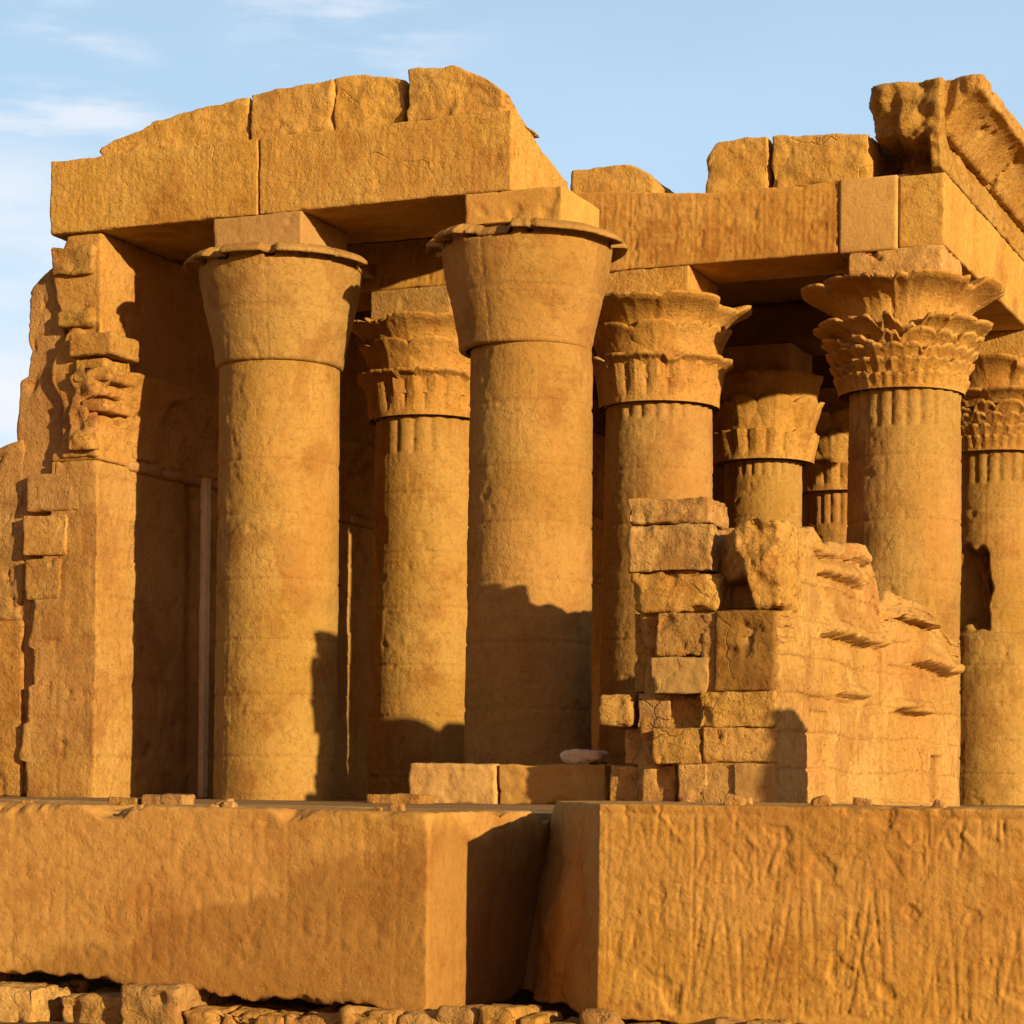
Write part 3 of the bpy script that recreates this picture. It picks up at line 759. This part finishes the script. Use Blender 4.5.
def sw_relief(V, n):
    w = (n[:, 0] > .75).astype(float)
    k = Fs(V[:, 1] - SW0[1], V[:, 2] - FL) * 1.3 + joints(V[:, 1], V[:, 2] - FL, .50, 1.1, .035, 2.0, .035)
    k = k + .018 * fbm(V * 2.2, 61, 4, .6) - .05 * sstep(.16, .24, fbm(V * 2.1, 64, 4)) * sstep(FL + 1.8, FL + 2.6, V[:, 2])
    for (ya, za), (yb, zb), o in overh:
        zl = za + (zb - za) * (V[:, 1] - ya) / (yb - ya) + .05 * fbm(V * np.array([0, 3.5, 0]), 71, 3)
        dz = V[:, 2] - zl
        k = k + o * .8 * sstep(-.07, .07, dz) * np.exp(-np.clip(dz - .14, 0, 9) / .16) * sstep(ya - .06, ya + .08, V[:, 1]) * sstep(yb + .06, yb - .08, V[:, 1]) * (1 + .35 * fbm(V * 3.0, 73, 3) - .8 * sstep(.18, .26, fbm(V * 2.2, 75, 3)))
        k = k - .10 * np.exp(-(np.clip(-dz, 0, 9) / .10) ** 2) * (dz < 0) * sstep(ya - .06, ya + .08, V[:, 1]) * sstep(yb + .06, yb - .08, V[:, 1])
    for ya, za, yb, zb, d in boxes:
        m_ = sstep(ya - .02, ya + .02, V[:, 1]) * sstep(yb + .02, yb - .02, V[:, 1]) * sstep(za - .02, za + .02, V[:, 2]) * sstep(zb + .02, zb - .02, V[:, 2])
        k = k + d * m_
    return w * k
def sw_warp(V, n):
    V = V.copy()
    top = np.interp(V[:, 1], py_, pz_) + .06 * fbm(V * 2.5, 5, 3)
    k0 = np.minimum(top - .45, hiW - .5)
    V[:, 2] = np.where(V[:, 2] > k0, k0 + (V[:, 2] - k0) * (top - k0) / (hiW - k0), V[:, 2])
    V[:, 0] += (sx_(V[:, 1]) - SW0[0])
    return V
block('wall_face', (SW0[0] - 1.1, SW0[1], FL), (SW0[0], SW1[1] + .15, hiW), STONEW, sw, res=(.07, .022, .022), r0=.015, r1=.12, amp=.018, chip=.03, relief=sw_relief, warp=sw_warp)
a_, b_ = at(640, 800, YB_), at(770, 535, YB_)
block('rubble_core', (a_[0], YB_, FL), (b_[0], YB_ + 1.0, b_[2]), ROUGH, sw, res=.05, r0=.05, r1=.2, amp=.10, chip=.12,
      warp=lambda V, n: np.stack([V[:, 0], V[:, 1], np.minimum(V[:, 2], np.interp(V[:, 0], [a_[0], at(700, 600, YB_)[0], at(702, 600, YB_)[0]], [b_[2], b_[2], at(700, 609, YB_)[2]]))], 1))
_srg = np.random.default_rng(3)
GR = 'tumbled blocks of the broken screen wall'
def stone(box, Y, dep, label, m=ROUGH, name='stone_block', group=GR, **k):
    a, b = at(box[0], box[3], Y), at(box[2], box[1], Y)
    kw = dict(res=.032, r0=.006, r1=.09, amp=.03, freq=2.0, chip=.05, fine=.014, tilt=(_srg.normal() * .012, _srg.normal() * .015)); kw.update(k)
    return tag(block(name, (a[0] + .003, Y, a[2] + .001), (b[0] - .003, Y + dep, b[2] - .001), m, **kw), label, 'stone block', group)
def floorat(Y, px=600):                              # picture row of the floor at that distance
    return HOR + .2 * FPX / (Y / (_cy + _sy * (px - 512) / FPX))
YB = 29.42
stone((733, 762, 775, floorat(YB)), YB + .02, 1.3, 'bright short block at the lower right corner of the stack, at the wall foot', PLAIN)
stone((708, 762, 732, floorat(YB)), YB + .10, 1.3, 'bottom block under the long brown block, beside the bright corner block')
stone((677, 763, 707, floorat(YB)), YB + .06, 1.2, 'upright pale bottom block, third from the right end of the lowest course')
stone((641, 765, 676, floorat(YB)), YB + .22, 1.1, 'square shaded bottom block in the middle of the lowest stack course')
stone((609, 766, 640, floorat(YB)), YB + .45, 1.1, 'narrow bottom block next to the long kerb stones')
stone((702, 727, 776, 762), YB + .02, 1.2, "long brown block on the second course at the stack's right end")
stone((651, 728, 701, 764), YB + .05, 1.2, 'lit oblong block on the second course of the stack, left of the long brown one')
stone((625, 729, 650, 765), YB + .42, 1.0, 'small block at the left end of the second course of the stack')
stone((699, 691, 776, 727), YB + .01, 1.2, 'rough long block directly under the big dark square block', r1=.10, amp=.04)
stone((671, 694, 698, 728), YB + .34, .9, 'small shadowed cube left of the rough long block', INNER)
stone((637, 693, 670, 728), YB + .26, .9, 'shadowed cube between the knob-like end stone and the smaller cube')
stone((597, 694, 632, 727), YB + .24, .9, "knob-like rounded stone jutting at the stack's left end", r0=.06, r1=.10)
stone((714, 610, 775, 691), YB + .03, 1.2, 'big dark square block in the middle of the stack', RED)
stone((650, 656, 709, 693), YB + .05, 1.2, 'smooth sunlit block under another of the same length, left of the dark square block', PLAIN)
stone((656, 612, 709, 656), YB + .09, 1.2, 'sunlit block with slanting bedding line, atop the smooth block')
stone((634, 614, 655, 693), YB + .55, .8, "thin upright broken stone at the stack's left edge", r1=.12)
stone((632, 572, 718, 612), YB + .12, 1.2, 'rough ledge-like stone beneath the large mottled block', r1=.22, amp=.06, chip=.05, freq=1.6)
stone((629, 524, 712, 572), YB + .16, 1.2, 'large mottled block in front of the lobed-capital column', r1=.22, amp=.06, chip=.05, freq=1.3)
stone((627, 497, 709, 525), YB + .24, .9, 'topmost flat stone leaning before the lobed-capital column', r1=.14, amp=.05, chip=.04)
# the split boulder that crowns the corner: a shaded slanting face, a hollow below it, a bright end
def boul(V, n):
    V = V.copy()
    a = at(700, 610, YB); b = at(780, 520, YB)
    u = (V[:, 0] - a[0]) / (b[0] - a[0]); t = (V[:, 2] - a[2]) / (b[2] - a[2])
    c = .56 + .10 * np.sin(t * 5.0) - .12 * (1 - t)
    f = np.clip(1.0 - (V[:, 1] - YB), 0, 1)
    V[:, 1] += f * 1.25 * np.clip(c - u, 0, 1) + f * .14 * fbm(V * 2.4, 8, 4)
    V[:, 1] += f * .7 * sstep(.70, .60, u + .25 * t) * sstep(.44, .34, t) * sstep(.16, .24, u)
    V[:, 2] -= (.75 * np.clip(.50 - u, 0, 1) + .10 * fbm(V * 2.0, 4, 3)) * np.clip(t, 0, 1)
    return V
stone((702, 519, 781, 609), YB - .02, 1.32, 'faceted split boulder crowning the stack at the screen wall corner', r0=.04, r1=.14, amp=.07, chip=.10, warp=boul, res=.028)

# kerb stones before the corner column
YK = 30.6
stone((408, 764, 496, floorat(YK, 450)), YK, .8, 'left long kerb stone before the corner column', PLAIN, name='kerb_stone', group='kerb stones before the columns')
stone((498, 765, 606, floorat(YK, 550)), YK + .03, .8, 'right long kerb stone before the corner column, ending at the stack', PLAIN, name='kerb_stone', group='kerb stones before the columns')
stone((366, 795, 420, floorat(YK - 2, 400)), YK - 2, .5, 'thin flat slab lying before the left kerb stone', name='kerb_stone', group='kerb stones before the columns')
stone((558, 750, 600, 764.5), YK + .15, .5, 'small pale loose stone resting on the right kerb stone', PALE, name='loose_stone', group=None, r0=.08, r1=.12, amp=.05)
# unseen block added outside the frame on the right: it shades the foot of the screen wall
tag(block('shadow_caster_block', (-3.6, 26.75, FL), (-2.3, 27.55, EYE + 2.3), ROUGH, res=.06, r0=.1, r1=.2, amp=.08), 'rough unseen block added as a shadow caster on the terrace to the right of the view', 'stone block')

# ------------------------------------------------------------------ the low walls in front
LF = 16.35
cx = at(428, 900, LF)[0]
PAINTED_SHADOW = sandstone('sandstone_painted_shadow', bump=.24, base=(.58, .30, .055), painted_shade=((.33, -1.0, 4.21), .5, (.31, .125, .022)), vary=.02, cracks=0)  # slanting shadow painted into the left wall's colour
Fl = glyph_columns(8, 1.7, 91, .5, -.006, .03, .016, .6)
zt = at(428, 812, LF)[2]; zb = at(428, 1016, LF)[2]
def left_warp(V, n):
    V = V.copy()
    s = (cx - V[:, 0])
    t = np.clip((V[:, 2] - zb) / (zt - zb), 0, 1)
    V[:, 2] += (1 - t) * (.055 * s + .13 * fbm(np.stack([V[:, 0] * 2.6, V[:, 1] * 1.5, 0 * s], 1), 8, 4, .6)) + t * .02 * s * .3
    V[:, 2] -= t * .10 * sstep(.1, .5, fbm(np.stack([V[:, 0] * 2.0, V[:, 1] * 2.0, 0 * s], 1), 18, 4))
    return V
tag(block('front_wall', (cx - 7.5, LF, zb), (cx, 18.9, zt), PAINTED_SHADOW, res=(.022, .035, .022), r0=.02, r1=.10, amp=.010, chip=.006, fine=.008,
      relief=face_relief(Fl, cx - 7.5, zb), warp=left_warp, rot=0), 'low front wall on the left with a slanting painted shadow and bright right end', 'wall', 'low walls across the foreground')
rx = at(598, 900, LF)[0]; rzt = at(800, 806, LF)[2]; rzb = at(800, 1030, LF)[2]
Fr = figures(6, rzt - rzb, 101, .010, .62, .8, .009)
F2 = glyph_columns(6, rzt - rzb, 111, .16, -.009, .018, .010, .9)
Fr.H = (Fr.H * .9 + F2.H[:Fr.nz, :Fr.nx] * .7)
_gx, _gz = np.meshgrid(np.arange(Fr.nx) * Fr.res, np.arange(Fr.nz) * Fr.res)
_m = fbm(np.stack([_gx.ravel() * 1.6, _gz.ravel() * 1.6, 0 * _gx.ravel()], 1), 14, 4).reshape(_gx.shape)
Fr.H *= .3 + .9 * sstep(-.25, .3, _m)
def right_warp(V, n):
    V = V.copy()
    w = sstep(rx + 1.1, rx, V[:, 0])
    t = (V[:, 2] - rzb) / (rzt - rzb)
    V[:, 0] -= w * (V[:, 1] - LF) * (.74 - .2 * t) 
    V[:, 0] += w * sstep(LF + .2, LF + .6, V[:, 1]) * .12 * fbm(V * 1.6, 3, 3)
    V[:, 2] += sstep(.25, 0, t) * .10 * np.clip(fbm(np.stack([V[:, 0] * 1.6, V[:, 1], 0 * t], 1), 28, 4), -.3, 1)
    return V
tag(block('front_wall', (rx, LF + .02, rzb), (1.5, 18.9, rzt), CARVED, res=(.013, .05, .013), r0=.015, r1=.07, amp=.015, chip=.02, fine=.007,
      relief=face_relief(Fr, rx, rzb), warp=right_warp), 'low front wall on the right covered in carved figures', 'wall', 'low walls across the foreground')

rg = np.random.default_rng(5)
x = cx - 7.2
while x < cx - .1:                                   # footing stones under the left wall
    w = rg.uniform(.25, .85); base = zb + .055 * (cx - x)
    if rg.random() < .22: x += w * .35; continue
    tag(block('footing_stone', (x, LF + rg.uniform(-.28, -.04), .0), (x + w - .02, LF + .6, base - rg.choice([.0, .03, .10, .15]) + .0), ROUGH, res=.032, r0=.008, r1=.10, amp=.05, freq=2.6, chip=.08,
              tilt=(rg.normal() * .03, rg.normal() * .05)),
        'rough footing stone in the broken course under the left front wall', 'stone block', 'footing stones under the left front wall')
    x += w
x = cx + .1
while x < rx + 2.6:
    w = rg.uniform(.2, .45)
    tag(block('footing_stone', (x, LF - rg.uniform(.1, .3), 0), (x + w - .03, LF + .4, rg.uniform(.22, .36)), ROUGH, res=.035, r0=.03, r1=.10, amp=.04, freq=2, chip=.06, tilt=(rg.normal() * .04, rg.normal() * .05)),
        'rough footing stone below the gap and the carved front wall', 'stone block', 'footing stones by the carved front wall')
    x += w
for (bx, lab) in (((140, 795, 182, 804), 'flat chip of stone lying on the left wall top, below the side wall'), ((108, 797, 136, 803), 'tiny stone chip on the left wall top, near the frame edge')):
    a, b = at(bx[0], bx[3], 17.6), at(bx[2], bx[1], 17.6)
    tag(block('stone_chip', (a[0], 17.6, zt - .03), (b[0], 17.85, zt - .03 + (b[2] - a[2]) + .05), ROUGH, res=.02, r0=.008, r1=.07, amp=.02, freq=4, chip=.03), lab, 'stone', 'chips on the front wall')
rg = np.random.default_rng(12)
for k in range(14):                                  # crumbs along the wall tops
    q = rg.uniform(.04, .10); left = k < 9
    xx = rg.uniform(cx - 5.6, cx - .3) if left else rg.uniform(rx + .1, rx + 3.0)
    yy = LF + rg.uniform(.10, .5); zz = (zt if left else rzt) - .025
    tag(block('stone_chip', (xx, yy, zz), (xx + q * 1.5, yy + q, zz + q * .75 + .02), ROUGH, res=.014, r0=.01, r1=.05, amp=.012, freq=6, chip=.02, tilt=(rg.normal() * .2, rg.normal() * .2)),
        'small rough crumb of stone along the top edge of the front walls', 'stone', 'crumbs along the front wall tops')
